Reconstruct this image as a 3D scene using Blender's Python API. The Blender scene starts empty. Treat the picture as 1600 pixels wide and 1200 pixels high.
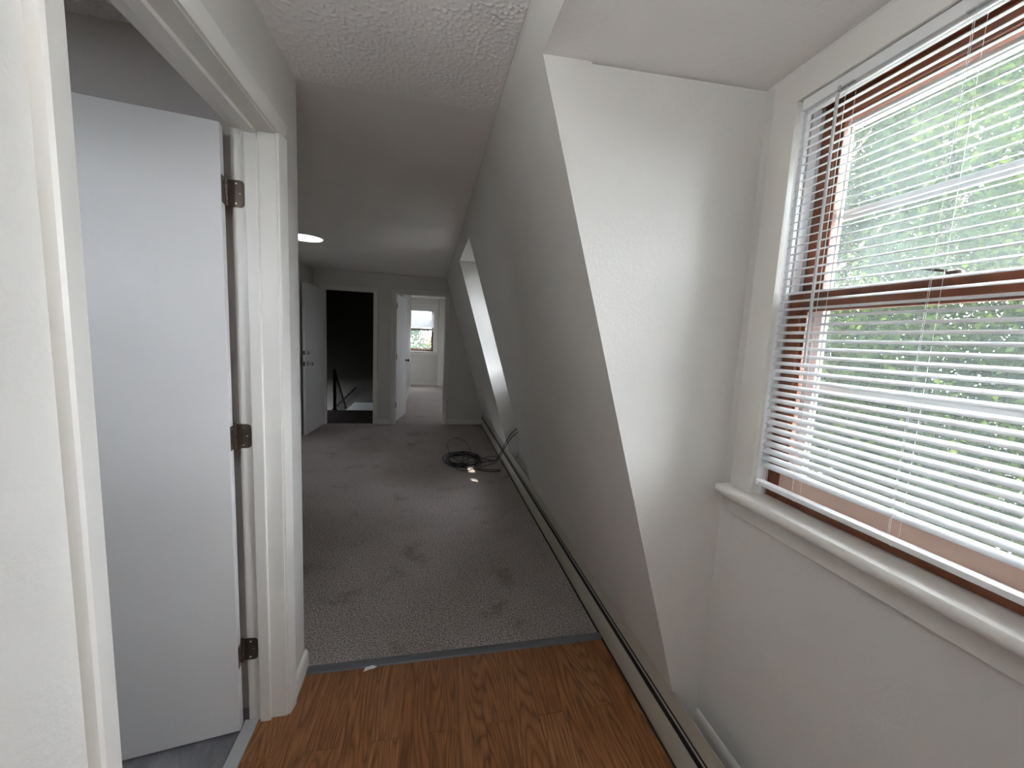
import bpy, bmesh, math, random
from mathutils import Vector, Matrix
random.seed(7)
C = bpy.context.scene.collection
S = bpy.context.scene

# ------------------------------------------------------------------ camera
F_PX = 611.65
YAW, PITCH, ROLL = -0.2110, -0.1156, 0.0480
CAM_H = 1.4461
def camera():
    cy, sy, cp, sp, cr, sr = math.cos(YAW), math.sin(YAW), math.cos(PITCH), math.sin(PITCH), math.cos(ROLL), math.sin(ROLL)
    f = Vector((-sy * cp, cy * cp, sp)); r = Vector((cy, sy, 0)); u = r.cross(f)
    r2 = cr * r + sr * u; u2 = -sr * r + cr * u
    cd = bpy.data.cameras.new('camera'); cd.sensor_width = 36; cd.lens = F_PX / 1600 * 36
    cd.clip_start = 0.02; cd.clip_end = 300
    o = bpy.data.objects.new('camera', cd); C.objects.link(o)
    o.matrix_world = Matrix(((r2.x, u2.x, -f.x, 0), (r2.y, u2.y, -f.y, 0), (r2.z, u2.z, -f.z, CAM_H), (0, 0, 0, 1)))
    S.camera = o
camera()

# ------------------------------------------------------------------ sky, sun, exposure
SKY_STRENGTH = 14.0
SUN_STRENGTH = 8.0
SUN_DIR = Vector((-0.45, 0.35, -1.1)).normalized()       # the way the light travels
EXPOSURE = 1.4
w = bpy.data.worlds.new('sky'); S.world = w; w.use_nodes = True
nt = w.node_tree; bg = nt.nodes['Background']
bg.inputs['Color'].default_value = (0.91, 0.972, 1.045, 1); bg.inputs['Strength'].default_value = SKY_STRENGTH
sd = bpy.data.lights.new('sun', 'SUN'); sd.energy = SUN_STRENGTH; sd.angle = 0.009; sd.color = (1, 0.95, 0.86)
so = bpy.data.objects.new('sun', sd); C.objects.link(so); so.location = (6, -4, 14)
so.rotation_euler = SUN_DIR.to_track_quat('-Z', 'Y').to_euler()
vs = S.view_settings
vs.view_transform = 'Standard'; vs.look = 'None'; vs.gamma = 1; vs.use_curve_mapping = False; vs.exposure = EXPOSURE
S.cycles.max_bounces = 12; S.cycles.diffuse_bounces = 8; S.cycles.transparent_max_bounces = 24
S.cycles.caustics_reflective = False; S.cycles.caustics_refractive = False
S.cycles.sample_clamp_indirect = 6

def portal(name, loc, normal, sx, sy):
    d = bpy.data.lights.new(name, 'AREA'); d.shape = 'RECTANGLE'; d.size = sx if abs(normal[1]) > .5 else sy; d.size_y = sy if abs(normal[1]) > .5 else sx; d.cycles.is_portal = True
    o = bpy.data.objects.new(name, d); C.objects.link(o); o.location = loc
    o.rotation_euler = Vector(normal).to_track_quat('-Z', 'Z').to_euler()

# ------------------------------------------------------------------ materials
def mat(name):
    m = bpy.data.materials.new(name); m.use_nodes = True
    return m, m.node_tree, m.node_tree.nodes['Principled BSDF']
def L(nt, a, b): nt.links.new(a, b)
def noise(nt, scale, detail=4, rough=.6, coord='Object', stretch=None, dist=0):
    tc = nt.nodes.new('ShaderNodeTexCoord'); n = nt.nodes.new('ShaderNodeTexNoise')
    n.inputs['Scale'].default_value = scale; n.inputs['Detail'].default_value = detail; n.inputs['Roughness'].default_value = rough
    n.inputs['Distortion'].default_value = dist
    if stretch:
        mp = nt.nodes.new('ShaderNodeMapping'); mp.inputs['Scale'].default_value = stretch
        L(nt, tc.outputs[coord], mp.inputs['Vector']); L(nt, mp.outputs[0], n.inputs['Vector'])
    else: L(nt, tc.outputs[coord], n.inputs['Vector'])
    return n
def ramp(nt, fac, stops):
    r = nt.nodes.new('ShaderNodeValToRGB'); e = r.color_ramp.elements
    e[0].position, e[0].color = stops[0][0], (*stops[0][1], 1)
    e[1].position, e[1].color = stops[-1][0], (*stops[-1][1], 1)
    for p, c in stops[1:-1]:
        k = e.new(p); k.color = (*c, 1)
    L(nt, fac, r.inputs[0]); return r
def bump(nt, h, strength, dist=.01):
    b = nt.nodes.new('ShaderNodeBump'); b.inputs['Strength'].default_value = strength; b.inputs['Distance'].default_value = dist
    L(nt, h, b.inputs['Height']); return b
def paint(name, col, rough=.6, bs=0.06, scale=70, spec=.3, var=.03, metal=0):
    m, nt, p = mat(name)
    p.inputs['Roughness'].default_value = rough; p.inputs['Specular IOR Level'].default_value = spec; p.inputs['Metallic'].default_value = metal
    n = noise(nt, 2.2, 3)
    r = ramp(nt, n.outputs[0], [(.3, tuple(c * (1 - var) for c in col)), (.7, tuple(min(1, c * (1 + var)) for c in col))])
    L(nt, r.outputs[0], p.inputs['Base Color'])
    if bs:
        n2 = noise(nt, scale, 3); b = bump(nt, n2.outputs[0], bs, .004); L(nt, b.outputs[0], p.inputs['Normal'])
    return m
M = {}
M['wall'] = paint('wall paint', (.685, .672, .648), .75, .25, 90)
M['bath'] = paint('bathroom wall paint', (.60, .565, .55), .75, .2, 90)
M['trim'] = paint('trim gloss paint', (.76, .745, .71), .38, .04, 30, .45)
M['door'] = paint('door paint', (.72, .715, .72), .5, .03, 40, .4)
M['smooth_ceiling'] = paint('smooth ceiling paint', (.84, .815, .795), .8, .25, 60)
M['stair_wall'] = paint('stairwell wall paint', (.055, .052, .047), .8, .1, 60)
M['white'] = paint('white enamel', (.84, .85, .86), .35, 0, 1, .5, .01)
M['blind'] = paint('blind enamel', (.59, .60, .61), .4, 0, 1, .5, .01)
M['blind_pale'] = paint('pale blind enamel', (.66, .67, .68), .4, 0, 1, .5, .01)
M['lit_strip'] = paint('pale lit rail strip', (.56, .40, .33), .6, 0)  # light on the sash rail, put into the colour
M['vinyl_track'] = paint('grey vinyl track', (.42, .42, .43), .4, 0)
M['white_alu'] = paint('white aluminium', (.82, .84, .85), .4, 0, var=.01)
M['heater'] = paint('heater enamel', (.40, .375, .315), .42, .03, 20, .4)
M['dark'] = paint('dark cavity', (.03, .026, .022), .8, 0)
M['fin'] = paint('heater fin metal', (.34, .325, .30), .4, 0)
M['strip'] = paint('grey vinyl strip', (.115, .118, .13), .5, .1, 40)
M['marble'] = paint('marble threshold', (.42, .43, .44), .35, .05, 10, .5, .1)
M['hinge'] = paint('aged hinge metal', (.13, .105, .085), .42, .1, 60, metal=.85)
M['screw'] = paint('bright screw metal', (.8, .78, .74), .25, 0, metal=1)
M['chrome'] = paint('satin chrome', (.70, .67, .62), .22, 0, metal=1)
M['bronze'] = paint('dark bronze', (.06, .05, .045), .35, 0, metal=.8)
M['black'] = paint('black rubber', (.012, .012, .014), .45, 0)
M['wire'] = paint('black iron', (.012, .011, .010), .8, 0, spec=.1)
M['clear'] = paint('grey plastic wand', (.55, .57, .58), .25, 0, spec=.6)
M['cord'] = paint('white cord', (.85, .85, .83), .7, 0)
M['roof'] = paint('outside shingle', (.10, .10, .105), .9, .3, 20)
M['bark'] = paint('tree bark', (.17, .14, .115), .9, .8, 12, var=.3)
M['lawn'] = paint('rough lawn', (.06, .064, .05), .95, .5, 4, var=.35)

def popcorn():
    m, nt, p = mat('popcorn ceiling'); p.inputs['Roughness'].default_value = .85; p.inputs['Base Color'].default_value = (.87, .855, .85, 1)
    n = noise(nt, 78, 1, .4); v = noise(nt, 44, 1, .4)
    a = nt.nodes.new('ShaderNodeMath'); a.operation = 'ADD'; L(nt, n.outputs[0], a.inputs[0]); L(nt, v.outputs[0], a.inputs[1])
    r = ramp(nt, a.outputs[0], [(.97, (0, 0, 0)), (1.04, (.3, .3, .3)), (1.2, (1, 1, 1))])
    b = bump(nt, r.outputs[0], 1, .016); L(nt, b.outputs[0], p.inputs['Normal']); return m
M['popcorn'] = popcorn()
M['stipple'] = paint('stippled ceiling paint', (.86, .845, .84), .8, 0)
def carpet(name, base):
    m, nt, p = mat(name); p.inputs['Roughness'].default_value = 1; p.inputs['Specular IOR Level'].default_value = .05
    fine = noise(nt, 135, 3, .8); big = noise(nt, 3.4, 6, .68)
    mx = nt.nodes.new('ShaderNodeMixRGB'); mx.blend_type = 'MULTIPLY'; mx.inputs[0].default_value = 1
    r1 = ramp(nt, fine.outputs[0], [(.36, tuple(c * .22 for c in base)), (.5, base), (.64, tuple(min(1, c * 2.1) for c in base))])
    r2 = ramp(nt, big.outputs[0], [(.30, (.66, .63, .58)), (.43, (.97, .96, .95)), (.7, (1.05, 1.05, 1.06))])
    L(nt, r1.outputs[0], mx.inputs[1]); L(nt, r2.outputs[0], mx.inputs[2]); L(nt, mx.outputs[0], p.inputs['Base Color'])
    b = bump(nt, fine.outputs[0], 1, .012); L(nt, b.outputs[0], p.inputs['Normal']); return m
M['carpet'] = carpet('hall carpet', (.43, .385, .37))
def oak():
    m, nt, p = mat('oak plank'); p.inputs['Roughness'].default_value = .38; p.inputs['Specular IOR Level'].default_value = .4
    tc = nt.nodes.new('ShaderNodeTexCoord'); oi = nt.nodes.new('ShaderNodeObjectInfo')
    mul = nt.nodes.new('ShaderNodeVectorMath'); mul.operation = 'SCALE'; mul.inputs[0].default_value = (3.1, 7.7, 5.3)
    L(nt, oi.outputs['Random'], mul.inputs['Scale'])
    add = nt.nodes.new('ShaderNodeVectorMath'); L(nt, tc.outputs['Object'], add.inputs[0]); L(nt, mul.outputs[0], add.inputs[1])
    mp = nt.nodes.new('ShaderNodeMapping'); mp.inputs['Scale'].default_value = (1, .10, 1); L(nt, add.outputs[0], mp.inputs['Vector'])
    # cathedral figure: contour lines of a stretched noise
    n1 = nt.nodes.new('ShaderNodeTexNoise'); n1.inputs['Scale'].default_value = 7.5; n1.inputs['Detail'].default_value = 1.5; n1.inputs['Roughness'].default_value = .35
    L(nt, mp.outputs[0], n1.inputs['Vector'])
    k = nt.nodes.new('ShaderNodeMath'); k.operation = 'MULTIPLY'; k.inputs[1].default_value = 30; L(nt, n1.outputs[0], k.inputs[0])
    fr = nt.nodes.new('ShaderNodeMath'); fr.operation = 'PINGPONG'; fr.inputs[1].default_value = .5; L(nt, k.outputs[0], fr.inputs[0])
    lines = ramp(nt, fr.outputs[0], [(.0, (.50, .43, .38)), (.14, (.82, .79, .76)), (.42, (1.06, 1.05, 1.04))])
    # pores
    mp2 = nt.nodes.new('ShaderNodeMapping'); mp2.inputs['Scale'].default_value = (1, .03, 1); L(nt, add.outputs[0], mp2.inputs['Vector'])
    n2 = nt.nodes.new('ShaderNodeTexNoise'); n2.inputs['Scale'].default_value = 330; n2.inputs['Detail'].default_value = 3; L(nt, mp2.outputs[0], n2.inputs['Vector'])
    pores = ramp(nt, n2.outputs[0], [(.36, (.58, .52, .47)), (.54, (1, 1, 1)), (.72, (1.12, 1.12, 1.1))])
    base = ramp(nt, oi.outputs['Random'], [(0, (.265, .112, .043)), (.5, (.285, .125, .05)), (1, (.31, .14, .058))])
    a = nt.nodes.new('ShaderNodeMixRGB'); a.blend_type = 'MULTIPLY'; a.inputs[0].default_value = .85; L(nt, base.outputs[0], a.inputs[1]); L(nt, lines.outputs[0], a.inputs[2])
    c = nt.nodes.new('ShaderNodeMixRGB'); c.blend_type = 'MULTIPLY'; c.inputs[0].default_value = .9; L(nt, a.outputs[0], c.inputs[1]); L(nt, pores.outputs[0], c.inputs[2])
    L(nt, c.outputs[0], p.inputs['Base Color'])
    b = bump(nt, n2.outputs[0], .12, .002); L(nt, b.outputs[0], p.inputs['Normal']); return m
M['oak'] = oak()
def stained(name, c0, c1, rough=.42, spec=.5):
    m, nt, p = mat(name); p.inputs['Roughness'].default_value = rough; p.inputs['Specular IOR Level'].default_value = spec
    n = noise(nt, 14, 4, .6, stretch=(6, 1, 1), dist=1); r = ramp(nt, n.outputs[0], [(.3, c0), (.7, c1)])
    L(nt, r.outputs[0], p.inputs['Base Color']); return m
M['sash'] = stained('stained sash wood', (.115, .032, .013), (.215, .066, .027))
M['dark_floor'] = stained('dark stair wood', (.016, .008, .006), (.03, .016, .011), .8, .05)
def vinyl():
    m, nt, p = mat('grey marbled vinyl'); p.inputs['Roughness'].default_value = .4
    n = noise(nt, 5, 6, .65, dist=.7); r = ramp(nt, n.outputs[0], [(.32, (.13, .13, .145)), (.5, (.22, .22, .24)), (.68, (.33, .33, .35))])
    L(nt, r.outputs[0], p.inputs['Base Color']); return m
M['vinyl'] = vinyl()
def glass(name, dust, tint=(.965, .965, .965)):
    m = bpy.data.materials.new(name); m.use_nodes = True; nt = m.node_tree; nt.nodes.clear()
    out = nt.nodes.new('ShaderNodeOutputMaterial'); t = nt.nodes.new('ShaderNodeBsdfTransparent'); t.inputs[0].default_value = (*tint, 1)
    g = nt.nodes.new('ShaderNodeBsdfGlossy'); g.inputs['Roughness'].default_value = .02
    fz = nt.nodes.new('ShaderNodeFresnel'); geo = nt.nodes.new('ShaderNodeNewGeometry'); mr = nt.nodes.new('ShaderNodeMapRange')
    mr.inputs['To Min'].default_value = 1.3; mr.inputs['To Max'].default_value = 1 / 1.3     # same Fresnel on both faces of the pane
    L(nt, geo.outputs['Backfacing'], mr.inputs['Value']); L(nt, mr.outputs[0], fz.inputs[0])
    mx = nt.nodes.new('ShaderNodeMixShader'); L(nt, fz.outputs[0], mx.inputs[0]); L(nt, t.outputs[0], mx.inputs[1]); L(nt, g.outputs[0], mx.inputs[2])
    d = nt.nodes.new('ShaderNodeBsdfTranslucent'); d.inputs[0].default_value = (.72, .82, .80, 1)
    n = noise(nt, 9, 5, .7, stretch=(1, 1, .25)); r = ramp(nt, n.outputs[0], [(.3, (dust * .6,) * 3), (.7, (dust * 1.4,) * 3)])
    m2 = nt.nodes.new('ShaderNodeMixShader'); L(nt, r.outputs[0], m2.inputs[0]); L(nt, mx.outputs[0], m2.inputs[1]); L(nt, d.outputs[0], m2.inputs[2])
    L(nt, m2.outputs[0], out.inputs[0]); return m
M['glass_dusty'] = glass('dusty glass', .03)
M['glass'] = glass('window glass', .008)
def leafm(name, c):
    m = bpy.data.materials.new(name); m.use_nodes = True; nt = m.node_tree; nt.nodes.clear()
    out = nt.nodes.new('ShaderNodeOutputMaterial'); d = nt.nodes.new('ShaderNodeBsdfDiffuse'); t = nt.nodes.new('ShaderNodeBsdfTranslucent')
    n = noise(nt, 1.1, 5, .75); r = ramp(nt, n.outputs[0], [(.3, tuple(x * .35 for x in c)), (.5, c), (.64, (c[0] * 3.8, c[1] * 2.7, c[2] * 1.5))])
    L(nt, r.outputs[0], d.inputs[0])
    h = nt.nodes.new('ShaderNodeMixRGB'); h.blend_type = 'MULTIPLY'; h.inputs[0].default_value = 1; h.inputs[2].default_value = (1.15, 1.2, .6, 1)
    L(nt, r.outputs[0], h.inputs[1]); L(nt, h.outputs[0], t.inputs[0])
    mx = nt.nodes.new('ShaderNodeMixShader'); mx.inputs[0].default_value = .45
    L(nt, d.outputs[0], mx.inputs[1]); L(nt, t.outputs[0], mx.inputs[2]); L(nt, mx.outputs[0], out.inputs[0]); return m
M['leaf'] = leafm('maple leaf', (.0165, .030, .0085)); M['leaf2'] = leafm('dark leaf', (.012, .021, .0105)); M['leaf3'] = leafm('yellow leaf', (.06, .048, .010))
def lampm(st):
    m = bpy.data.materials.new('lit diffuser'); m.use_nodes = True; p = m.node_tree.nodes['Principled BSDF']
    p.inputs['Base Color'].default_value = (.9, .9, .9, 1); p.inputs['Emission Color'].default_value = (.95, .98, 1, 1); p.inputs['Emission Strength'].default_value = st
    return m
M['lamp'] = lampm(1.1); M['lamp_fill'] = lampm(46)

# ------------------------------------------------------------------ builders
class MB:
    def __init__(s): s.v = []; s.f = []; s.smooth = False
    def poly(s, pts, faces):
        o = len(s.v); s.v += [tuple(p) for p in pts]; s.f += [tuple(i + o for i in f) for f in faces]; return s
    def box(s, x0, x1, y0, y1, z0, z1, b=0):
        x0, x1 = min(x0, x1), max(x0, x1); y0, y1 = min(y0, y1), max(y0, y1); z0, z1 = min(z0, z1), max(z0, z1)
        if b:
            bm = bmesh.new(); bmesh.ops.create_cube(bm, size=1)
            for v in bm.verts: v.co = Vector(((x0 + x1) / 2 + v.co.x * (x1 - x0), (y0 + y1) / 2 + v.co.y * (y1 - y0), (z0 + z1) / 2 + v.co.z * (z1 - z0)))
            bmesh.ops.bevel(bm, geom=bm.edges[:], offset=b, segments=2, affect='EDGES', profile=.5)
            bm.verts.index_update(); s.poly([v.co[:] for v in bm.verts], [[v.index for v in f.verts] for f in bm.faces]); bm.free(); return s
        return s.poly([(x, y, z) for z in (z0, z1) for y in (y0, y1) for x in (x0, x1)],
                      [(0, 2, 3, 1), (4, 5, 7, 6), (0, 1, 5, 4), (2, 6, 7, 3), (0, 4, 6, 2), (1, 3, 7, 5)])
    def prism(s, prof, a0, a1, axis):      # prof: closed 2D outline, extruded along axis
        def P(p, a): return {'x': (a, p[0], p[1]), 'y': (p[0], a, p[1]), 'z': (p[0], p[1], a)}[axis]
        n = len(prof)
        return s.poly([P(p, a0) for p in prof] + [P(p, a1) for p in prof],
                      [tuple(range(n))[::-1], tuple(range(n, 2 * n))] + [(i, (i + 1) % n, n + (i + 1) % n, n + i) for i in range(n)])
    def lathe(s, prof, c, ax, n=20):       # prof: (r, t) along axis ax from point c
        ax = Vector(ax).normalized(); u = ax.orthogonal().normalized(); w_ = ax.cross(u); c = Vector(c)
        pts = []; fs = []
        for r, t in prof:
            for k in range(n):
                a = 2 * math.pi * k / n; pts.append(c + ax * t + (u * math.cos(a) + w_ * math.sin(a)) * r)
        for j in range(len(prof) - 1):
            for k in range(n): fs.append((j * n + k, j * n + (k + 1) % n, (j + 1) * n + (k + 1) % n, (j + 1) * n + k))
        fs.append(tuple(range(n))[::-1]); fs.append(tuple(range((len(prof) - 1) * n, len(prof) * n)))
        return s.poly(pts, fs)
    def tube(s, path, r, n=8):
        path = [Vector(p) for p in path]; pts = []; fs = []; up = None
        for i, p in enumerate(path):
            t = (path[min(i + 1, len(path) - 1)] - path[max(i - 1, 0)]).normalized()
            if up is None: up = t.orthogonal().normalized()
            up = (up - t * up.dot(t)).normalized(); sd_ = t.cross(up)
            for k in range(n):
                a = 2 * math.pi * k / n; pts.append(p + (up * math.cos(a) + sd_ * math.sin(a)) * r)
        for i in range(len(path) - 1):
            for k in range(n): fs.append((i * n + k, i * n + (k + 1) % n, (i + 1) * n + (k + 1) % n, (i + 1) * n + k))
        fs.append(tuple(range(n))[::-1]); fs.append(tuple(range((len(path) - 1) * n, len(path) * n)))
        return s.poly(pts, fs)
    def mesh(s, name, m, smooth=False):
        me = bpy.data.meshes.new(name); me.from_pydata(s.v, [], s.f); me.validate()
        bm = bmesh.new(); bm.from_mesh(me); bmesh.ops.recalc_face_normals(bm, faces=bm.faces[:]); bm.to_mesh(me); bm.free()
        me.materials.append(m)
        if smooth:
            for p in me.polygons: p.use_smooth = True
            me.set_sharp_from_angle(angle=math.radians(38))
        return me
    def build(s, name, m, parent=None, kind=None, smooth=False, loc=None):
        o = bpy.data.objects.new(name, s.mesh(name, M[m] if isinstance(m, str) else m, smooth)); C.objects.link(o)
        if parent: o.parent = parent
        if kind: o['kind'] = kind
        if loc: o.location = loc
        return o
def empty(name, loc=(0, 0, 0), rz=0, kind=None):
    o = bpy.data.objects.new(name, None); C.objects.link(o); o.location = loc; o.rotation_euler = (0, 0, rz); o.empty_display_size = .1
    if kind: o['kind'] = kind
    return o
def tag(o, label, cat=None, group=None):
    o['label'] = label
    if cat: o['category'] = cat
    if group: o['group'] = group
    return o
def clone(o, parent=None, loc=None):
    c = o.copy(); C.objects.link(c)
    if parent: c.parent = parent
    if loc: c.location = loc
    return c
def catmull(pts, n=10):
    P = [Vector(p) for p in pts]; P = [2 * P[0] - P[1]] + P + [2 * P[-1] - P[-2]]; out = []
    for i in range(1, len(P) - 2):
        for k in range(n):
            t = k / n; a, b, c, d = P[i - 1], P[i], P[i + 1], P[i + 2]
            out.append(.5 * ((2 * b) + (c - a) * t + (2 * a - 5 * b + 4 * c - d) * t * t + (3 * b - a - 3 * c + d) * t ** 3))
    out.append(P[-2]); return out

# ------------------------------------------------------------------ dimensions (metres), found from the photograph
XL, XLI = -0.4915, -0.612          # hall face and bathroom face of the left partition
H = 2.3296                         # ceiling
YC = 1.6576                        # end of the left partition
YB = -2.6                          # back of the kitchen
XS, SL = 0.9411, 0.3023            # sloping wall: x = XS - SL * z
XW = 0.983                         # window wall of the dormers
YF = 6.38                          # far wall
XR = -1.70                         # left wall of the hall beyond the partition
D1, D2 = (0.12, 1.0993), (3.11, 4.10)
D3 = (-1.95, -.97)                 # added kitchen dormer, unseen behind the camera, brings light in
HD, HDW = 2.1999, 2.2287
def sx(z): return XS - SL * z
HDR = 2.052

# ------------------------------------------------------------------ floors
fl = MB().box(-.6, 1.0, YB, 1.64, -.12, -.004).build('floor', 'dark_floor', kind='structure'); fl['label'] = 'kitchen floor of medium brown oak strips'
PW = .1035
pm = {}
def plank(x0, x1, y0, y1):
    k = (round(x1 - x0, 4), round(y1 - y0, 4))
    if k not in pm:
        g = .0005; a, b = k[0] / 2 - g, k[1] / 2 - g; c = .0007
        pm[k] = MB().poly([(-a, -b, -.004), (a, -b, -.004), (a, b, -.004), (-a, b, -.004), (-a, -b, -c), (a, -b, -c), (a, b, -c), (-a, b, -c),
                           (-a + c, -b + c, 0), (a - c, -b + c, 0), (a - c, b - c, 0), (-a + c, b - c, 0)],
                          [(3, 2, 1, 0), (0, 1, 5, 4), (1, 2, 6, 5), (2, 3, 7, 6), (3, 0, 4, 7), (4, 5, 9, 8), (5, 6, 10, 9), (6, 7, 11, 10), (7, 4, 8, 11), (8, 9, 10, 11)]).mesh('plank', M['oak'])
    o = bpy.data.objects.new('plank', pm[k]); C.objects.link(o); o.parent = fl; o.location = ((x0 + x1) / 2, (y0 + y1) / 2, 0)
x = -.589; i = 0
while x < .98:
    x1 = min(x + PW, .983)
    ends = [1.64, 1.297, .39, -.517, -1.424, YB] if i % 2 == 0 else [1.64, .84, -.067, -.974, -1.88, YB]
    for a, b in zip(ends, ends[1:]): plank(x, x1, b, a)
    x = x1; i += 1
    if i > 40: break
MB().box(-1.85, 1.0, 1.64, 6.42, -.12, 0).build('floor_hall', 'carpet', kind='structure')['label'] = 'grey beige carpet of the hall'
MB().box(-.64, 2.2, 6.5, 8.46, -.12, 0).box(-1.9, 2.2, 8.46, 11.6, -.12, 0).build('floor_bedroom', 'carpet', kind='structure')['label'] = 'grey carpet of the bedroom beyond the right far door'
MB().box(-.53, .24, 6.42, 6.5, -.12, 0).build('floor_doorway', 'carpet', kind='structure')
MB().box(-2.4, -.6, -.4, 1.56, -.12, -.002).build('floor_bathroom', 'vinyl', kind='structure')['label'] = 'grey marbled vinyl of the bathroom'
t = MB().prism([(1.624, 0), (1.668, 0), (1.664, .007), (1.646, .009), (1.630, .006)], -.478, .868, 'x').build('trim_1', 'strip', kind='structure'); t['label'] = 'dark grey vinyl strip between carpet and oak floor'
t = MB().box(-.632, -.587, .69, 1.449, -.01, .006, .002).build('trim_2', 'marble', kind='structure'); t['label'] = 'pale grey marble threshold of the bathroom'
# a chip of torn plywood that shows at the strip
tag(MB().poly([(-.245, 1.605, .001), (-.23, 1.612, .006), (-.205, 1.608, .007), (-.19, 1.622, .003), (-.21, 1.628, .006), (-.24, 1.624, .004), (-.22, 1.615, .0)],
              [(0, 1, 2, 3, 4, 5), (0, 6, 1), (1, 6, 2), (2, 6, 3), (3, 6, 4), (4, 6, 5), (5, 6, 0)]).build('plaster_crumb', 'white'), 'small white plaster crumb lying by the dark strip on the oak floor', 'crumb')

# ------------------------------------------------------------------ ceilings
ce = MB().box(-2.5, .40, YB - .12, 1.652, H, H + .1).build('ceiling', 'popcorn', kind='structure'); ce['label'] = 'white textured kitchen ceiling'
from mathutils import noise as mn
def stipple(x0, x1, y0, y1, st):                       # the rough knockdown texture as real relief
    nx, ny = int((x1 - x0) / st) + 1, int((y1 - y0) / st) + 1; V = []; Fc = []
    for j in range(ny):
        for i in range(nx):
            px, py = x0 + i * st, y0 + j * st
            a = mn.noise((px * 100 + 7, py * 100, 1.7)) + .6 * mn.noise((px * 190, py * 190, 9.1))
            fade = min(1, max(.12, 1.2 + .9 * mn.noise((px * 2.2, py * 2.2, 4)) - max(0, py - .95) * 1.5))
            V.append((px, py, H - .0008 - .0033 * fade * max(0, min(1, (a - .05) * 1.7))))
    for j in range(ny - 1):
        for i in range(nx - 1): k = j * nx + i; Fc.append((k, k + nx, k + nx + 1, k + 1))
    me = bpy.data.meshes.new('stipple_texture'); me.from_pydata(V, [], Fc); me.materials.append(M['stipple'])
    for p in me.polygons: p.use_smooth = True
    o = bpy.data.objects.new('stipple_texture', me); C.objects.link(o); o.parent = ce; o['kind'] = 'stuff'
stipple(-.4905, .235, .35, 1.652, .0031)
MB().box(-2.5, .40, 1.652, YF + .1, H + .0015, H + .1).build('ceiling_hall', 'smooth_ceiling', kind='structure')['label'] = 'smooth white hall ceiling'
MB().box(-1.95, 2.2, YF + .1, 11.6, 2.45, 2.55).build('ceiling_bedroom', 'smooth_ceiling', kind='structure')
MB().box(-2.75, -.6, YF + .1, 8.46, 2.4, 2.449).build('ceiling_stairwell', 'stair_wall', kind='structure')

# ------------------------------------------------------------------ left partition with bathroom door
b = MB()
b.box(XLI, XL, YB - .12, .68, 0, H); b.box(XLI, XL, 1.459, YC, 0, H); b.box(XLI, XL, .68, 1.459, HDR + .02, H)
b.build('wall_left', 'wall', kind='structure')['label'] = 'off white partition with the bathroom doorway'
b = MB(); b.box(-1.85, XLI, 1.56, YC, 0, H); b.box(-1.85, XR, YC, YF, 0, H)
b.build('wall_hall_left', 'wall', kind='structure')
b = MB(); b.box(-2.4, XLI, 1.505, 1.5595, 0, H); b.box(-2.5, -2.4, -.5, 1.56, 0, H); b.box(-2.4, -1.73, -.55, -.4, 0, H); b.box(-1.17, XLI, -.55, -.4, 0, H); b.box(-1.73, -1.17, -.55, -.4, 0, 1.40); b.box(-1.73, -1.17, -.55, -.4, 2.02, H)
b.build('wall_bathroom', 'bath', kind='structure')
b = MB(); b.box(-.61, 1.1, YB - .12, YB, 0, H)
b.build('wall_back', 'wall', kind='structure')

def casing_set(root, face, out, a0, a1, top, wd, axis, tin=.008, tout=.018):
    """clamshell casing round an opening: legs and head; face = wall plane, out = direction (+1/-1) off the wall"""
    def prof(sgn, e):       # (along, off-wall)
        return [(e, 0), (e, out * tin), (e + sgn * wd * .25, out * (tin + .004)), (e + sgn * wd * .7, out * (tout - .002)), (e + sgn * wd * .85, out * tout), (e + sgn * wd * .96, out * (tout - .003)), (e + sgn * wd, out * (tout - .008)), (e + sgn * wd, 0)]
    for sgn, e in ((-1, a0), (1, a1)):
        pr = prof(sgn, e)
        if axis == 'y': MB().prism([(face + o_, p) for p, o_ in pr], 0, top, 'z').build('casing', 'trim', root, smooth=True)
        else: MB().prism([(p, face + o_) for p, o_ in pr], 0, top, 'z').build('casing', 'trim', root, smooth=True)
    pr = prof(1, top)
    if axis == 'y': MB().prism([(face + o_, p) for p, o_ in pr], a0 - wd, a1 + wd, 'y').build('head_casing', 'trim', root, smooth=True)
    else: MB().prism([(face + o_, p) for p, o_ in pr], a0 - wd, a1 + wd, 'x').build('head_casing', 'trim', root, smooth=True)

# bathroom door: frame and leaf
d1 = empty('door_1', (0, 0, 0), kind='structure'); d1['label'] = 'white flush bathroom door standing open, with three hinges'
Y0, Y1 = .69, 1.449
casing_set(d1, XL, 1, Y0 - .004, Y1 + .004, HDR + .004, .05, 'y')
casing_set(d1, XLI, -1, Y0 - .004, Y1 + .004, HDR + .004, .05, 'y')
j = MB(); j.box(XLI, XL, Y1, Y1 + .01, 0, HDR + .02); j.box(XLI, XL, Y0 - .01, Y0, 0, HDR + .02); j.box(XLI, XL, Y0, Y1, HDR, HDR + .02)
j.build('jamb', 'trim', d1)
j = MB(); j.box(-.578, -.543, Y1 - .012, Y1 + .002, .0, HDR, .0015); j.box(-.578, -.543, Y0 - .002, Y0 + .012, 0, HDR, .0015); j.box(-.578, -.543, Y0, Y1, HDR - .012, HDR + .002, .0015)
j.build('door_stop', 'trim', d1)
ang = math.radians(8.4)
hx, hy = -.6335, 1.4365            # hinge corner of the leaf (far face)
ld = Vector((-math.cos(ang), -math.sin(ang), 0)); ln = Vector((math.sin(ang), -math.cos(ang), 0))   # along leaf, towards camera side
leafw, leaft = .745, .035
leaf = MB().box(0, leafw, 0, leaft, 0, 2.033, .0015)
leaf.v = [tuple(Vector((hx, hy, .012)) + ld * p[0] + ln * p[1] + Vector((0, 0, p[2]))) for p in leaf.v]
leaf.build('door_leaf', 'door', d1)
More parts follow.
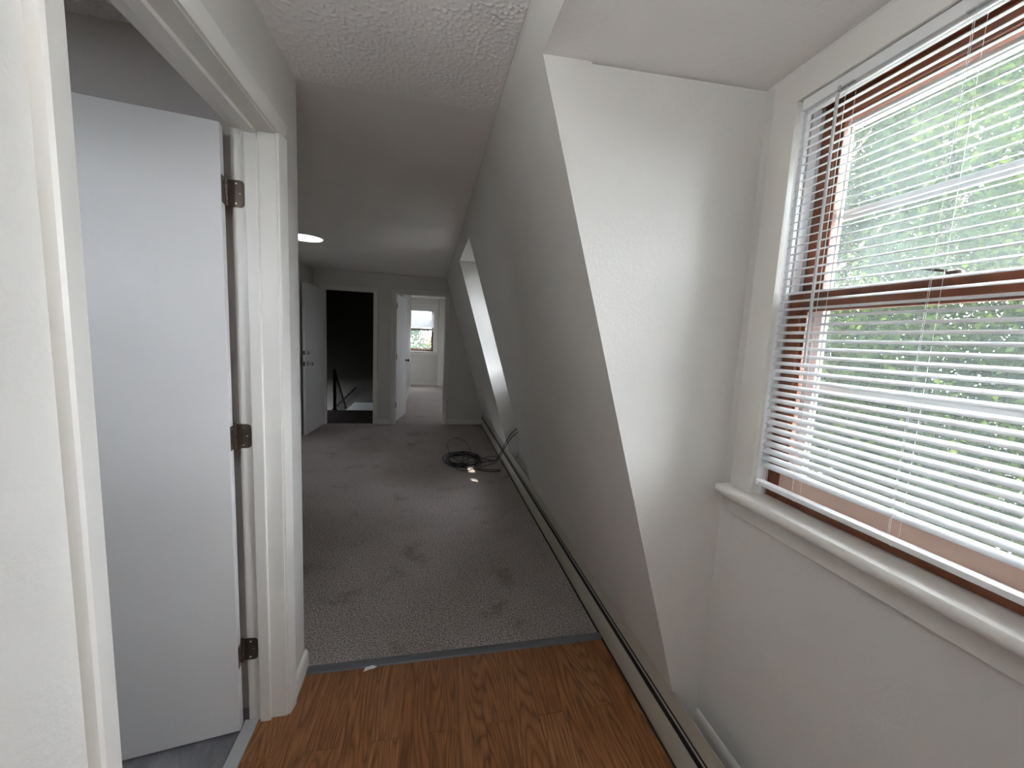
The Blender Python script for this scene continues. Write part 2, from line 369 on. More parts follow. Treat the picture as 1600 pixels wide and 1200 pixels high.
def hinge_at(zc):
    hb = MB()
    # jamb plate with rounded corners (in plane y = Y1), knuckle, plate on leaf edge
    r = .012; x0, x1, z0, z1 = -.627, -.584, zc - .041, zc + .041; prof = [(x0, z0)]
    for k in range(7):
        a = -math.pi / 2 + k * math.pi / 12; prof.append((x1 - r + r * math.cos(a), z0 + r + r * math.sin(a)))
    for k in range(7):
        a = k * math.pi / 12; prof.append((x1 - r + r * math.cos(a), z1 - r + r * math.sin(a)))
    prof.append((x0, z1)); hb.prism(prof, Y1 - .003, Y1 + .001, 'y')
    o = hb.build('hinge', 'hinge', d1, smooth=True)
    k = MB()
    for q in range(5): k.lathe([(.0055, 0), (.006, .0005), (.006, .0150), (.0055, .0155)], (-.6315, 1.4445 - .003, zc - .041 + q * .0166), (0, 0, 1), 12)
    k.lathe([(.003, 0), (.007, .001), (.007, .003), (.004, .005)], (-.6315, 1.4415, zc + .042), (0, 0, 1), 12)
    k.build('knuckle', 'hinge', o, smooth=True)
    pl = MB().box(-.0008, .0008, .002, leaft - .003, -.04, .04); pl.v = [tuple(Vector((hx, hy, zc)) - ld * (.0012 - p[0]) + ln * p[1] + Vector((0, 0, p[2]))) for p in pl.v]
    pl.build('leaf_plate', 'hinge', o)
    s = MB()
    for (sx_, sz) in ((-.605, .030), (-.595, 0), (-.607, -.030)): s.lathe([(.0035, 0), (.003, .0012)], (sx_, Y1 - .003, zc + sz), (0, -1, 0), 10)
    for sz in (.03, -.03):
        c = Vector((hx, hy, zc + sz)) - ld * .0018 + ln * .018; s.lathe([(.003, 0), (.0025, .001)], c, -ld, 10)
    s.build('screw', 'screw', o)
for zc in (1.857, 1.076, .29): hinge_at(zc)
# baseboard stub that turns the end of the partition
bp = [(0, 0), (.013, 0), (.013, .066), (.010, .076), (.005, .081), (0, .082)]
b = MB().prism([(XL + p, z) for p, z in bp], 1.503, YC + .013, 'y'); b.prism([(YC + p, z) for p, z in bp], -1.69, XL, 'x')
b.build('baseboard_left', 'trim', kind='structure', smooth=True)

# ------------------------------------------------------------------ right side: sloping wall, dormers
TH = .14
def slope_piece(b, y0, y1, z0, z1):
    b.prism([(sx(z0), z0), (sx(z0) + TH, z0), (sx(z1) + TH, z1), (sx(z1), z1)], y0, y1, 'y')
b = MB()
for y0, y1 in ((YB - .12, D3[0]), (D3[1], D1[0]), (D1[1], D2[0]), (D2[1], YF + .12)): slope_piece(b, y0, y1, 0, H)
for d in (D1, D2, D3): b.prism([(sx(HD), HD), (sx(HD) + TH, HD + .012), (sx(H) + TH, H), (sx(H), H)], d[0], d[1], 'y')
b.build('wall_right', 'wall', kind='structure')['label'] = 'off white sloping attic wall'
def dormer(n, d):
    b = MB()
    y0, y1 = d
    # cheeks (behind the slope surface only, so the slope edge stays sharp)
    for a, c in ((y0 - .08, y0), (y1, y1 + .08)):
        zt = HD
        b.prism([(sx(0) + TH, 0), (XW + .15, 0), (XW + .15, HDW), (sx(zt) + TH, zt)], a, c, 'y')
    # end wall with the window hole
    h0, h1, z0, z1 = (y0 + y1) / 2 - .385, (y0 + y1) / 2 + .385, 1.0, 2.145
    b.box(XW, XW + .15, y0, y1, 0, z0); b.box(XW, XW + .15, y0, y1, z1, HDW + .05); b.box(XW, XW + .15, y0, h0, z0, z1); b.box(XW, XW + .15, h1, y1, z0, z1)
    o = b.build('wall_dormer_%d' % n, 'wall', kind='structure')
    c = MB().prism([(sx(HD) + .0006, HD), (XW, HDW), (XW + .16, HDW), (XW + .16, HDW + .1), (sx(HD) + .1, HD + .1)], y0 - .08, y1 + .08, 'y').build('ceiling_dormer_%d' % n, 'smooth_ceiling', kind='structure')
    r = MB().prism([(sx(HD) + .13, HD + .12), (XW + .22, HDW + .10), (XW + .22, HDW + .17), (sx(HD) + .05, HD + .22)], y0 - .25, y1 + .25, 'y').build('roof_dormer_%d' % n, 'roof', kind='structure')
    bb = MB().prism([(XW - p, z) for p, z in [(0, 0), (.012, 0), (.012, .12), (.009, .138), (.004, .145), (0, .147)]], y0, y1, 'y').build('baseboard_dormer_%d' % n, 'trim', kind='structure', smooth=True)
dormer(1, D1); dormer(2, D2); dormer(3, D3)

# ------------------------------------------------------------------ windows
def make_window(n, loc, rz, hw, z0, z1, cw=.08, apron=True, stool_out=.065, full=True):
    """local axes: x outwards, y along the wall, z up; z0 = top of stool, z1 = head"""
    r = empty('window_%d' % n, loc, rz, 'structure')
    for s in (-1, 1):
        MB().box(-.018, 0, s * hw, s * (hw + cw), z0, z1, .0008).build('casing', 'trim', r, smooth=True)
    MB().box(-.018, 0, -hw - cw, hw + cw, z1, z1 + cw, .0008).build('head_casing', 'trim', r, smooth=True)
    so_ = stool_out
    prof = [(.03, z0 - .026), (-so_ + .006, z0 - .026), (-so_ + .001, z0 - .021), (-so_, z0 - .013), (-so_ + .001, z0 - .005), (-so_ + .006, z0), (.03, z0)]
    MB().prism(prof, -hw - cw - .01, hw + cw + .01, 'y').build('stool', 'trim', r, smooth=True)
    if apron: MB().box(-.014, 0, -hw - cw, hw + cw, z0 - .092, z0 - .026, .002).build('apron', 'trim', r)
    j = MB()
    for s in (-1, 1): j.box(0, .15, s * hw, s * (hw + .02), z0 - .01, z1 + .02)
    j.box(0, .15, -hw, hw, z1, z1 + .02); j.box(.03, .17, -hw - .01, hw + .01, z0 - .03, z0 - .002)
    j.build('jamb', 'white', r)
    st = MB()
    for s in (-1, 1): st.box(.012, .024, s * (hw - .010), s * hw, z0, z1, .001)
    st.box(.012, .024, -hw, hw, z1 - .010, z1, .001); st.build('inner_stop', 'white', r)
    tr = MB()
    for s in (-1, 1):
        for xx in (.0260, .0645, .104): tr.box(xx - .0015, xx + .0015, s * (hw - .013), s * hw, z0, z1)
        pass
    tr.build('track', 'vinyl_track', r)
    tl = MB()
    for s in (-1, 1): tl.box(.0245, .117, s * (hw - .004), s * hw, z0, z1)
    tl.build('side_liner', 'white', r)
    hd = MB().box(.026, .104, -hw, hw, z1 - .012, z1); hd.build('head_liner', 'sash', r)
    mid = z0 + (z1 - z0) * .5 + .02
    def sash(name, x0, x1, za, zb, rb, rt, dusty):
        s_ = MB(); hy_ = hw - .006; sw = .046
        s_.box(x0, x1, -hy_, -hy_ + sw, za, zb, .002); s_.box(x0, x1, hy_ - sw, hy_, za, zb, .002)
        s_.box(x0, x1, -hy_ + sw - .001, hy_ - sw + .001, za, za + rb, .002); s_.box(x0, x1, -hy_ + sw - .001, hy_ - sw + .001, zb - rt, zb, .002)
        o = s_.build(name, 'sash', r, smooth=True)
        g = MB(); i0, i1 = hy_ - sw, hy_ - sw - .010; xm = (x0 + x1) / 2
        for a, c in ((-i0, -i1), (i1, i0)): g.box(xm - .008, xm + .008, a, c, za + rb, zb - rt, .002)
        g.box(xm - .008, xm + .008, -i1, i1, za + rb, za + rb + .010, .002); g.box(xm - .008, xm + .008, -i1, i1, zb - rt - .010, zb - rt, .002)
        g.build('glazing_bead', 'sash', o)
        MB().box(xm - .002, xm + .002, -i1, i1, za + rb + .01, zb - rt - .01).build('pane', 'glass_dusty' if dusty else 'glass', o)
        return o
    lo = sash('lower_sash', .027, .062, z0 + .002, mid + .024, .070, .044, False)
    up = sash('upper_sash', .067, .102, mid - .022, z1 - .013, .042, .046, True)
    MB().box(.0225, .0275, -hw + .056, hw - .056, z0 + .036, z0 + .084, .001).build('lit_rail_strip', 'lit_strip', lo)  # pale strip stands in for light falling on the lower sash rail
    k = MB(); k.box(.030, .056, -.03, .03, mid + .024, mid + .028, .001); k.lathe([(.014, 0), (.014, .006), (.008, .010)], (.044, 0, mid + .028), (0, 0, 1), 14)
    k.poly([(.040, 0, mid + .030), (.048, .0, mid + .030), (.030, .05, mid + .044), (.024, .047, mid + .044), (.040, 0, mid + .036), (.048, 0, mid + .036), (.030, .05, mid + .048), (.024, .047, mid + .048)],
           [(0, 1, 2, 3), (4, 5, 6, 7), (0, 1, 5, 4), (1, 2, 6, 5), (2, 3, 7, 6), (3, 0, 4, 7)])
    k.build('sash_lock', 'hinge', lo)
    # storm window
    f = MB(); a = .118; c = .138; hs = hw - .002; fw = .034
    f.box(a, c, -hs, -hs + fw, z0, z1, .002); f.box(a, c, hs - fw, hs, z0, z1, .002)
    f.box(a, c, -hs + fw, hs - fw, z1 - .072, z1, .002); f.box(a, c, -hs + fw, hs - fw, z0, z0 + .035, .002)
    for ins in (.008, .020): 
        for s in (-1, 1): f.box(a - .006, a + .002, s * (hs - fw - ins), s * (hs - fw - ins + .005), z0 + .03, z1 - .03)
    o = f.build('storm_frame', 'white_alu', r)
    MB().box(a + .004, c - .004, -hs + fw, hs - fw, z0 + .800, z0 + .826, .002).build('storm_rail', 'white_alu', o)
    MB().box(a + .004, c - .004, -hs + fw, hs - fw, z0 + .318, z0 + .345, .002).build('storm_rail', 'white_alu', o)
    MB().box(.126, .129, -hs + fw, hs - fw, z0 + .035, z1 - .072).build('pane', 'glass', o)
    e = MB().box(.14, .24, -hw - .06, hw + .06, z0 - .06, z0 - .025, .003).build('outer_sill', 'white', r)
    return r

def make_blind(label, loc, rz, hw, ztop, zbot, stack=0, tilt=21, smat='blind', cords=(-.24, 0, .24), wand_y=None, group=None):
    r = empty('window_blind', loc, rz); tag(r, label, 'blind')
    MB().box(-.0135, .0135, -hw, hw, ztop - .030, ztop - .002, .0015).build('headrail', 'white', r)
    br = MB().prism([(-.012, zbot), (.012, zbot), (.0135, zbot + .004), (.012, zbot + .012), (.006, zbot + .015), (-.006, zbot + .015), (-.012, zbot + .012), (-.0135, zbot + .004)], -hw, hw, 'y').build('bottom_rail', 'white_alu', r, smooth=True)
    for s in (-1, 1): MB().box(-.0145, .0145, s * (hw - .006), s * (hw + .0015), zbot - .001, zbot + .016, .001).build('end_cap', 'white', br)
    sm = MB(); pts = []; nseg = 6; wd = .0125
    for zoff in (0, -.0006):
        for k in range(nseg + 1):
            q = -1 + 2 * k / nseg; 
            for yy in (-hw + .003, hw - .003): pts.append((q * wd, yy, .0026 * (1 - q * q) + zoff))
    n2 = (nseg + 1) * 2; fs = []
    for k in range(nseg):
        a = 2 * k; fs.append((a, a + 2, a + 3, a + 1)); fs.append((n2 + a, n2 + a + 1, n2 + a + 3, n2 + a + 2))
        fs.append((a, n2 + a, n2 + a + 2, a + 2)); fs.append((a + 1, a + 3, n2 + a + 3, n2 + a + 1))
    fs += [(0, 1, n2 + 1, n2), (n2 - 2, n2 + n2 - 2, n2 + n2 - 1, n2 - 1)]
    sm.poly(pts, fs); me = sm.mesh('slat', M[smat], True)
    def slat(z, tl):
        o = bpy.data.objects.new('slat', me); C.objects.link(o); o.parent = r; o.location = (0, 0, z)
        o.rotation_euler = (0, math.radians(-tl), 0); return o
    zb0 = zbot + .020
    for k in range(stack): slat(zb0 + k * .0032, random.uniform(-1, 1))
    zs = zb0 + stack * .0032
    z = ztop - .042
    while z > zs + .026:
        slat(z, tilt - 2 + 7 * ((ztop - z) / (ztop - zbot)) ** 2 + random.uniform(-1.2, 1.2)); z -= .0216
    for cy in cords:
        cd = MB(); 
        for xo, yo in ((-.0145, 0), (.0145, 0), (0, .012)): cd.tube([(xo, cy + yo, ztop - .028), (xo, cy + yo, (ztop + zbot) / 2), (xo, cy + yo, zbot + .014)], .00048, 5)
        cd.build('ladder_cord', 'cord', r)
        MB().box(-.016, -.006, cy - .016, cy + .016, ztop - .032, ztop - .0285, .001).build('cord_guide', 'clear', r)
        MB().lathe([(.006, -.003), (.008, 0), (.006, .003)], (0, cy, zbot - .0005), (0, 0, 1), 10).build('cord_button', 'white', br)
    if wand_y is not None:
        wy = wand_y; wz = ztop - .03
        wd_ = MB().tube([(-.0215, wy, wz - .014), (-.023, wy - .004, wz - .35), (-.025, wy - .010, wz - .675)], .0042, 6).build('tilt_wand', 'clear', r)
        MB().tube(catmull([(-.010, wy + .002, wz + .003), (-.018, wy + .001, wz + .004), (-.0225, wy, wz - .003), (-.021, wy, wz - .018)], 5), .0016, 6).build('wand_hook', 'chrome', wd_)
    return r
hw = .3625
c1, c2 = sum(D1) / 2, sum(D2) / 2
w1 = make_window(1, (XW, c1, 0), 0, hw, 1.011, 2.125); w1['label'] = 'near dormer window with stained wood sashes'
w2 = make_window(2, (XW, c2, 0), 0, hw, 1.011, 2.125)
make_blind('white slatted blind lowered over the near dormer window', (XW + .002, c1, 0), 0, .350, 2.124, 1.046, cords=(-.232, 0, .232), wand_y=.246)
make_blind('unseen white slatted blind in the far dormer, set for its light', (XW + .002, c2, 0), 0, .350, 2.124, 1.42, stack=12, cords=(-.232, 0, .232))  # unseen blind, part raised to shape the light of the far dormer

# ------------------------------------------------------------------ baseboard heater
ht = empty('baseboard_heater', (.87, 2.0, 0)); tag(ht, 'long cream metal baseboard heater under the sloping wall', 'heater')
def hprof(pts, y0, y1, name, m, parent=ht):
    o = MB().prism([(a - .87, c) for a, c in pts], y0 - 2.0, y1 - 2.0, 'y').build(name, m, parent, smooth=True); return o
HY0, HY1 = YB + .01, YF - .012
fp = [(.862, .012), (.8645, .010), (.8665, .012), (.8665, .113), (.8665, .113), (.8672, .1165), (.8650, .118), (.862, .114)]
for a, c in ((HY0, 1.9125), (1.9145, HY1)): hprof(fp, a, c, 'front_panel', 'heater')
hood = [(.8655, .166), (.868, .165), (.8765, .222), (.8755, .2275), (.8735, .2265)]
for a, c in ((HY0, 1.790), (1.7935, HY1)): hprof(hood, a, c, 'hood', 'heater')
hprof([(.8665, .1430), (.8680, .1420), (.8712, .1475), (.8698, .1485)], HY0, HY1, 'damper', 'fin')
hprof([(.8725, .0), (.878, 0), (.893, .155), (.8805, .205), (.8755, .205)], HY0, HY1, 'back_plate', 'dark')
hprof([(.858, .001), (.872, .001), (.872, .011), (.864, .011)], HY0, HY1, 'toe_strip', 'dark')
hprof([(.8615, .002), (.8645, .0), (.893, .0), (.892, .16), (.8755, .229), (.873, .228), (.8645, .165), (.8635, .122), (.8615, .118)], HY1, HY1 + .004, 'end_cap', 'dark')

# ------------------------------------------------------------------ far wall and its doors
DA, DB, DC, DD = -1.548, -.847, -.5226, .2364
b = MB(); YT = YF + .11
b.box(-1.85, DA - .01, YF, YT, 0, H + .1); b.box(DA - .01, DB + .01, YF, YT, HDR + .01, H + .1); b.box(DB + .01, -.755, YF, YT, 0, H + .1)
b.box(-.755, DC - .01, YF - .02, YT, 0, H + .1); b.box(DC - .01, DD + .01, YF - .02, YT, HDR + .01, H + .1); b.box(DD + .01, 1.1, YF - .02, YT, 0, H + .1)
b.build('wall_far', 'wall', kind='structure')['label'] = 'far wall of the hall with two doorways'
b = MB()
for a, c, yy in ((DB + .067, -.755, YF), (-.755, DC - .067, YF - .02), (DD + .067, .862, YF - .02), (-1.70, DA - .067, YF)):
    b.prism([(yy - p, z) for p, z in bp], a, c, 'x')
b.build('baseboard_far', 'trim', kind='structure', smooth=True)
def doorframe(n, a0, a1, yf):
    r = empty('door_%d' % n, (0, 0, 0), kind='structure')
    casing_set(r, yf, -1, a0 - .002, a1 + .002, HDR + .002, .065, 'x')
    j = MB(); j.box(a0 - .01, a0, yf, YT, 0, HDR + .01); j.box(a1, a1 + .01, yf, YT, 0, HDR + .01); j.box(a0, a1, yf, YT, HDR, HDR + .01)
    j.build('jamb', 'trim', r)
    s = MB(); s.box(a0, a0 + .011, yf + .045, yf + .075, 0, HDR, .001); s.box(a1 - .011, a1, yf + .045, yf + .075, 0, HDR, .001); s.box(a0, a1, yf + .045, yf + .075, HDR - .011, HDR, .001)
    s.build('door_stop', 'trim', r)
    return r
d2 = doorframe(2, DA, DB, YF); d2['label'] = 'white door to the dark stairwell standing open into the hall'
d3 = doorframe(3, DC, DD, YF - .02); d3['label'] = 'white door to the bright bedroom opened inwards'
def oriented_leaf(root, hinge, direction, normal, width, th=.035):
    ld_ = Vector(direction).normalized(); ln_ = Vector(normal).normalized(); h = Vector(hinge)
    T = lambda p: tuple(h + ld_ * p[0] + ln_ * p[1] + Vector((0, 0, p[2])))
    m = MB().box(0, width, 0, th, 0, 2.033, .0015); m.v = [T(p) for p in m.v]
    return m.build('door_leaf', 'door', root), T, ld_, ln_
KNOB = [(.030, 0), (.031, .003), (.027, .007), (.012, .010), (.010, .030), (.014, .036), (.024, .044), (.027, .054), (.024, .063), (.012, .067)]
# stairwell leaf: swings towards the camera, free edge at (-1.615, 5.67)
dirv = Vector((-.060, -.70, 0)); nv = Vector((-.70, .060, 0))
leaf2, T2, l2, n2_ = oriented_leaf(d2, (DA - .003, YF - .022, .012), dirv, nv, .70)
for side in (0, 1):
    ax = n2_ if side else -n2_
    MB().lathe(KNOB, T2((.635, .035 * side, .965)), ax, 18).build('knob', 'chrome', leaf2, smooth=True)
    MB().lathe([(.026, 0), (.027, .004), (.022, .012), (.016, .022), (.010, .024)], T2((.635, .035 * side, 1.115)), ax, 18).build('deadbolt', 'chrome', leaf2, smooth=True)
for zc in (.965, 1.115):
    q = MB().box(.699, .7015, .005, .030, zc - .028, zc + .028); q.v = [T2(p) for p in q.v]; q.build('latch_plate', 'hinge', leaf2)
# bedroom leaf: swings away into the bedroom
dv = Vector((.115, .72, 0)); nv = Vector((-.72, .115, 0))
leaf3, T3, l3, n3_ = oriented_leaf(d3, (DC + .008, YT + .004, .012), dv, nv, .745)
for side in (0, 1):
    MB().lathe(KNOB, T3((.68, .035 * side, .965)), n3_ if side else -n3_, 18).build('knob', 'bronze', leaf3, smooth=True)
for zc in (1.86, 1.06, .28):
    q = MB().box(-.004, .0, -.001, .034, zc - .04, zc + .04); q.v = [T3(p) for p in q.v]
    q.lathe([(.006, 0), (.006, .085)], T3((-.004, -.004, zc - .043)), (0, 0, 1), 10); q.build('hinge', 'hinge', leaf3)

# ------------------------------------------------------------------ stairwell behind the left far door
YE = 8.36
b = MB(); b.box(-2.75, -.6, YE, YE + .1, -3, 2.4); b.box(-.7, -.6, YT, YE, -3, 2.4); 
b.box(-2.75, -2.65, YT, 7.55, -3, 2.4); b.box(-2.75, -2.65, 7.55, YE, -3, -.25); b.box(-2.75, -2.65, 7.55, YE, .38, 2.4)  # opening added low in this wall, out of view, to light the ledge
b.box(-2.75, -1.85, YF, YT, -3, 2.4); b.box(-2.65, -.7, YT, YE, -3.1, -3)
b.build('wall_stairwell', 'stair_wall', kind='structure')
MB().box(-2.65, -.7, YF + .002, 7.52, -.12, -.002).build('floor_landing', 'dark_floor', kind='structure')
MB().box(-1.47, -.7, 7.52, YE, -.2, .001, .003).build('trim_3', 'white', kind='structure')['label'] = 'white painted ledge over the stairs'
sb = empty('stairs', (-1.47, 7.94, -.2), kind='structure')
for k in range(5):
    x1 = -k * .25; z1 = -.02 - k * .19
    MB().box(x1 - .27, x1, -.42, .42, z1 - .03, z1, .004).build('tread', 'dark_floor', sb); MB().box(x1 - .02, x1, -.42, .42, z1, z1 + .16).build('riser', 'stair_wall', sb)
rl = empty('stair_railing', (-1.66, 7.5, 0)); tag(rl, 'black iron railing with slim balusters at the head of the dark stairs', 'railing')
MB().box(-.02, .02, -.02, .02, -.002, .745, .003).build('newel_post', 'wire', rl)
e = Vector((.045, .75, -.1)); s0 = Vector((0, 0, .735))
MB().tube([s0, (s0 + e) / 2, e], .018, 8).build('rail', 'wire', rl)
MB().tube([Vector((0, 0, .05)), Vector((.022, .375, -.13)), Vector((.045, .75, -.31 + .12))], .012, 6).build('bottom_rail', 'wire', rl)
for k in range(1, 7):
    t_ = k / 7; p = s0.lerp(e, t_); q = Vector((0, 0, .05)).lerp(Vector((.045, .75, -.19)), t_)
    MB().tube([q, p], .007, 6).build('baluster', 'wire', rl)
hr = MB().tube([(-1.43, YE - .055, .32), (-1.66, YE - .055, .08), (-2.3, YE - .055, -.59)], .02, 10); hrr = hr.build('handrail', 'wire', smooth=True)
tag(hrr, 'dark round handrail on the far wall of the stairwell', 'handrail')
for px, pz in ((-1.5, .247), (-2.1, -.38)): MB().tube([(px, YE - .055, pz), (px, YE - .03, pz - .03), (px, YE + .002, pz - .03)], .008, 6).build('bracket', 'wire', hrr)

# ------------------------------------------------------------------ bedroom
b = MB(); YE2 = 11.46
b.box(-.64, -.545, YT, 7.3, 0, 2.45); b.box(-.64, -.475, 7.3, 10.4, 0, 2.45); b.box(-1.95, -.64, 10.3, 10.4, 0, 2.45); b.box(-1.95, -1.85, 10.4, YE2, 0, 2.45)
bz0, bz1, bx0, bx1 = .965, 2.18, -.70, .105
b.box(-1.95, bx0 - .02, YE2, YE2 + .15, 0, 2.45); b.box(bx1 + .02, .245, YE2, YE2 + .15, 0, 2.45); b.box(bx0 - .02, bx1 + .02, YE2, YE2 + .15, 0, bz0 - .01); b.box(bx0 - .02, bx1 + .02, YE2, YE2 + .15, bz1 + .02, 2.45)
b.box(.245, 2.2, YE2 - .22, YE2 + .15, 0, 2.45)
b.box(2.1, 2.2, YT, 8.7, 0, 2.45); b.box(2.1, 2.2, 9.3, YE2, 0, 2.45); b.box(2.1, 2.2, 8.7, 9.3, 0, .9); b.box(2.1, 2.2, 8.7, 9.3, 2.1, 2.45)
b.box(1.0, 2.2, YT - .1, YT, 0, 2.45); b.box(-.6, -.545, YT - .001, YT, 0, 2.45)
b.build('wall_bedroom', 'wall', kind='structure')
b = MB()
b.prism([(-.475 + p, z) for p, z in bp], 7.3, 10.4, 'y'); b.prism([(YE2 - p, z) for p, z in bp], -1.84, .245, 'x'); b.prism([(YE2 - .22 - p, z) for p, z in bp], .245, 2.09, 'x')
b.build('baseboard_bedroom', 'trim', kind='structure', smooth=True)
w3 = make_window(3, ((bx0 + bx1) / 2, YE2, 0), math.pi / 2, (bx1 - bx0) / 2, bz0, bz1, cw=.11)
make_blind('white slatted blind half lowered in the bedroom window', ((bx0 + bx1) / 2, YE2 + .002, 0), math.pi / 2, (bx1 - bx0) / 2 - .013, bz1 - .001, 1.53, stack=18, tilt=60, smat='blind_pale', cords=(-.28, .28))
w6 = make_window(6, (2.1, 9.0, 0), 0, .28, .91, 2.08, cw=.06, apron=False)  # added side window, unseen, brightens the bedroom
portal('window light portal', (2.32, 9.0, 1.5), (-1, 0, 0), .6, 1.2)
w4 = make_window(4, (XW, sum(D3) / 2, 0), 0, hw, 1.011, 2.125)  # window of the added kitchen dormer, unseen, there for its light
w5 = make_window(5, (-1.45, -.4, 0), -math.pi / 2, .26, 1.42, 2.0, cw=.06, apron=False)  # added bathroom window, unseen, lights the door leaf and wall

# ------------------------------------------------------------------ ceiling lamp in the hall
cl = empty('ceiling_light', (-1.205, 4.27, H + .0015)); tag(cl, 'round flush white ceiling light, lit, behind the partition corner', 'ceiling light')
MB().lathe([(.172, 0), (.172, -.008), (.166, -.014), (.160, -.014)], (0, 0, 0), (0, 0, 1), 40).build('rim', 'white', cl, smooth=True)
MB().lathe([(.160, -.012), (.150, -.018), (.10, -.021), (.03, -.0225)], (0, 0, 0), (0, 0, 1), 40).build('diffuser', 'lamp', cl, smooth=True)

# added bowl light behind the camera, unseen, brightens the kitchen ceiling
kl = empty('added_bowl_light', (-.24, -.20, H)); tag(kl, 'added unseen white bowl light that brightens the textured kitchen ceiling', 'ceiling light')
MB().lathe([(.06, 0), (.06, -.02), (.010, -.025), (.008, -.50)], (0, 0, 0), (0, 0, 1), 24).build('stem', 'white', kl, smooth=True)
bowl = MB(); bowl.lathe([(.012, -.515), (.08, -.505), (.14, -.47), (.175, -.415), (.172, -.415), (.137, -.465), (.078, -.499), (.011, -.509)], (0, 0, 0), (0, 0, 1), 32); bowl.build('bowl', 'white', kl, smooth=True)
MB().lathe([(.02, -.50), (.10, -.468), (.13, -.44), (.12, -.418), (.02, -.412)], (0, 0, 0), (0, 0, 1), 24).build('lit_ring', 'lamp_fill', kl, smooth=True)

# ------------------------------------------------------------------ coil of cable
cb = empty('cable_coil', (.40, 4.42, 0)); tag(cb, 'tangled black cable coil lying on the carpet by the heater', 'cable')
rnd = random.Random(3)
pts = []
for k in range(9 * 14):
    a = 2 * math.pi * k / 14; lp = k // 14
    rr = .165 + .028 * math.sin(lp * 2.4) + rnd.uniform(-.006, .006)
    pts.append((rr * 1.12 * math.cos(a + .3) + .012 * math.sin(lp * 1.7), rr * 1.35 * math.sin(a + .3) + .02 * math.cos(lp * 2.1), .008 + lp * .0052 + .004 * math.sin(a * 3 + lp)))
# tail: from the coil to the heater and up into the recess
pts += [(.10, .20, .045), (-.02, -.16, .05), (.16, .12, .03), (.28, .02, .02), (.36, -.14, .05), (.395, -.28, .19), (.432, -.333, .31), (.468, -.338, .378), (.505, -.338, .428), (.553, -.336, .472), (.575, -.345, .48)]
MB().tube(catmull(pts, 5), .0042, 7).build('cable', 'black', cb, smooth=True)
MB().tube(catmull([(.10, -.17, .012), (.20, -.10, .02), (.33, -.02, .01), (.40, -.16, .08), (.415, -.30, .21), (.447, -.345, .298), (.482, -.348, .355), (.52, -.348, .40), (.565, -.345, .435), (.578, -.35, .45)], 8), .0042, 7).build('cable', 'black', cb, smooth=True)
MB().tube(catmull([(.02, -.16, .02), (-.12, .05, .05), (-.16, .30, .14), (-.06, .46, .16), (.06, .42, .13), (.12, .22, .06), (.06, -.08, .045), (.05, -.22, .03)], 8), .0028, 6).build('thin_wire', 'black', cb, smooth=True)
MB().tube(catmull([(.05, -.20, .03), (.12, -.28, .01), (.22, -.30, .008), (.36, -.33, .008), (.38, -.36, .008), (.30, -.38, .008), (.16, -.33, .012), (.08, -.25, .03)], 8), .0036, 6).build('loose_loop', 'black', cb, smooth=True)
MB().tube(catmull([(-.12, -.20, .02), (-.06, -.30, .008), (.04, -.33, .008), (.12, -.24, .02), (.17, -.12, .03), (.30, .10, .02), (.40, .12, .02), (.43, .03, .03), (.38, -.08, .012), (.24, -.20, .01), (.10, -.30, .012)], 8), .0032, 6).build('loose_loop', 'black', cb, smooth=True)

# ------------------------------------------------------------------ outside
GZ = -5.6
MB().box(-60, 80, -40, 90, GZ - .3, GZ).build('ground', 'lawn', kind='structure')
MB().prism([(1.3, -1.0), (4.6, -1.25), (4.6, -1.35), (1.3, -1.1)], -4.5, 3.0, 'y').build('roof_bounce', paint('pale bounce roof', (.72, .71, .69), .6, 0), kind='structure')  # added pale roof, unseen, bounces daylight up to the ceilings
def tree(name, label, x, y, crown_c, rad, nleaf, lsize, lm, seed, gap=None, trunk_r=.16):
    rd = random.Random(seed); r = empty(name, (x, y, GZ)); tag(r, label, 'tree')
    cz = crown_c - GZ
    tb = MB(); tb.tube(catmull([(0, 0, -.1), (.1, .05, cz * .35), (-.05, .1, cz * .7), (.05, 0, cz + rad[2] * .55)], 6), trunk_r, 9)
    tb.build('trunk', 'bark', r, smooth=True)
    lobes = []
    for k in range(26):
        a = rd.uniform(0, 2 * math.pi); q = rd.uniform(-.9, .95); s = math.sqrt(max(0, 1 - q * q)) * rd.uniform(.35, .95)
        lobes.append(Vector((rad[0] * s * math.cos(a), rad[1] * s * math.sin(a), cz + rad[2] * q * .9)))
    bb = MB()
    for c in lobes[::2]:
        s_ = Vector((0, 0, max(cz * .45, c.z - rad[2] * .6)))
        bb.tube([s_, s_.lerp(c, .5) + Vector((0, 0, .15)), c], trunk_r * .22, 5)
    bb.build('branches', 'bark', r)
    lv = MB(); V = []; Fc = []
    for k in range(nleaf):
        c = rd.choice(lobes); R_ = min(rad) * .45
        p = c + Vector((rd.gauss(0, R_ * .5), rd.gauss(0, R_ * .5), rd.gauss(0, R_ * .42)))
        if gap and gap(p + r.location): continue
        n_ = Vector((rd.gauss(0, 1), rd.gauss(0, 1), rd.gauss(.8, 1))).normalized(); u = n_.orthogonal().normalized(); u.rotate(Matrix.Rotation(rd.uniform(0, 6.28), 3, n_)); v_ = n_.cross(u)
        l = lsize * rd.uniform(.7, 1.3); o = len(V)
        V += [p - u * l, p - u * l * .1 + v_ * l * .55 + n_ * l * .1, p + u * l, p - u * l * .1 - v_ * l * .55 + n_ * l * .1]; Fc.append((o, o + 1, o + 2, o + 3))
    me = bpy.data.meshes.new('foliage'); me.from_pydata(V, [], Fc); me.materials.append(M[lm])
    f = bpy.data.objects.new('foliage', me); C.objects.link(f); f.parent = r; f['kind'] = 'stuff'
    return r
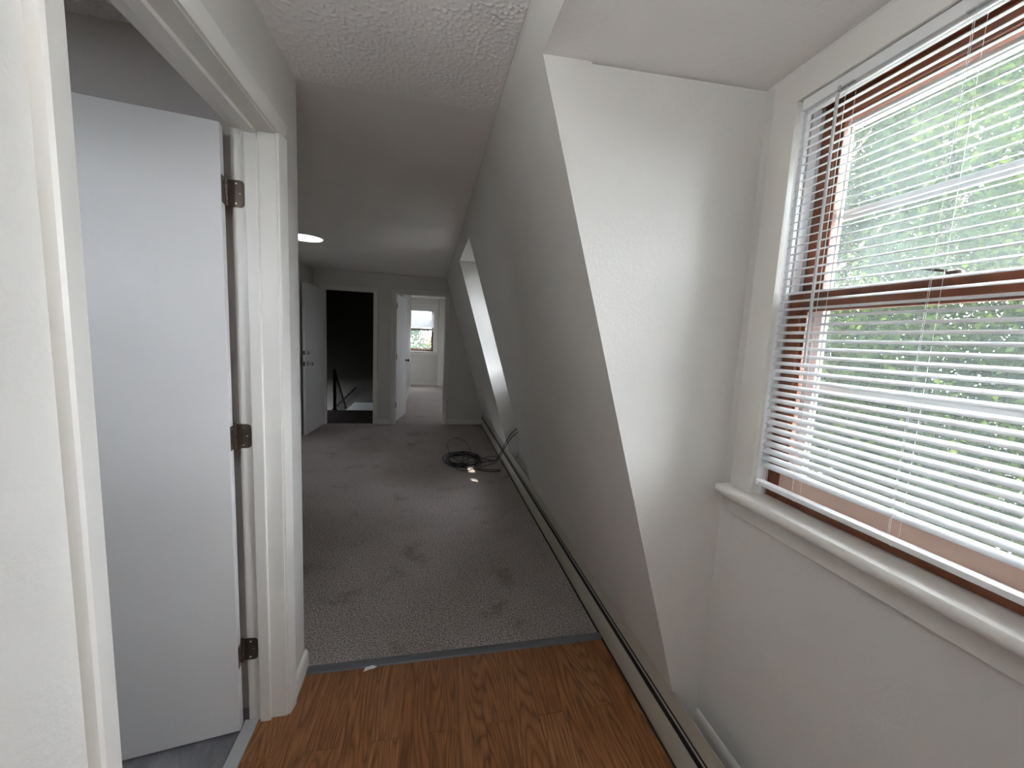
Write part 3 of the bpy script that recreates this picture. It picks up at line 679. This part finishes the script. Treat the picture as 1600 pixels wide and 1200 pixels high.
def gap(p):
    # the openings in the crown through which the sun reaches the far dormer window
    for g, rr in (((.50, 4.17, .0), .175), ((.45, 3.80, 0), .125)):
        d = p - Vector(g); d = d - SUN_DIR * d.dot(SUN_DIR)
        if d.length < rr: return True
    return False
tree('shade_tree', 'broad green tree crown overhanging above the dormers', 5.2, .2, 7.6, (2.6, 4.4, 1.5), 26000, .14, 'leaf', 11, gap, .2)
tree('shade_tree', 'added unseen green tree that keeps sky light off the dormer cheeks', 4.6, -5.2, 1.6, (2.4, 2.6, 4.4), 26000, .10, 'leaf', 12, None, .2)  # added tree out of view, dims the light on the dormer cheeks
spec = [('leafy bright green maple seen through the left of the near window', 6.8, 6.6, 3.0, (2.6, 2.6, 4.6), 52000, .046, 'leaf'),
        ('green maple in the middle of the near window view', 9.2, 5.6, 3.0, (2.8, 2.8, 5.2), 52000, .055, 'leaf'),
        ('low young green tree beyond the right of the near window', 8.6, 3.4, -.6, (2.0, 2.0, 3.2), 40000, .046, 'leaf'),
        ('dark green tree standing behind the maples outside the near window', 13.0, 9.5, 3.8, (4, 4, 6.2), 34000, .085, 'leaf2'),
        ('tall dark green tree behind the low young tree outside', 14.5, 5.0, 4.2, (3.6, 3.6, 6.4), 34000, .085, 'leaf2'),
        ('green tree outside the bedroom window', -1.7, 27.0, -.6, (2.2, 2.2, 3.0), 14000, .10, 'leaf'),
        ('yellow green tree at the right of the bedroom window', .95, 25.5, -.3, (1.0, 1.0, 2.2), 6000, .09, 'leaf3')]
for k, (lb, x, y, cz, rad, nl, ls, lm) in enumerate(spec): tree('tree', lb, x, y, cz, rad, nl, ls, lm, 20 + k)

portal('window light portal', (XW + .2, c1, 1.56), (-1, 0, 0), .74, 1.16)
portal('window light portal', (XW + .2, c2, 1.56), (-1, 0, 0), .74, 1.16)
portal('window light portal', ((bx0 + bx1) / 2, YE2 + .2, 1.55), (0, -1, 0), .85, 1.25)
portal('window light portal', (XW + .2, sum(D3) / 2, 1.56), (-1, 0, 0), .74, 1.16)
portal('window light portal', (-1.45, -.62, 1.65), (0, 1, 0), .55, .75)
portal('window light portal', (-2.72, 7.95, .06), (1, 0, 0), .8, .65)
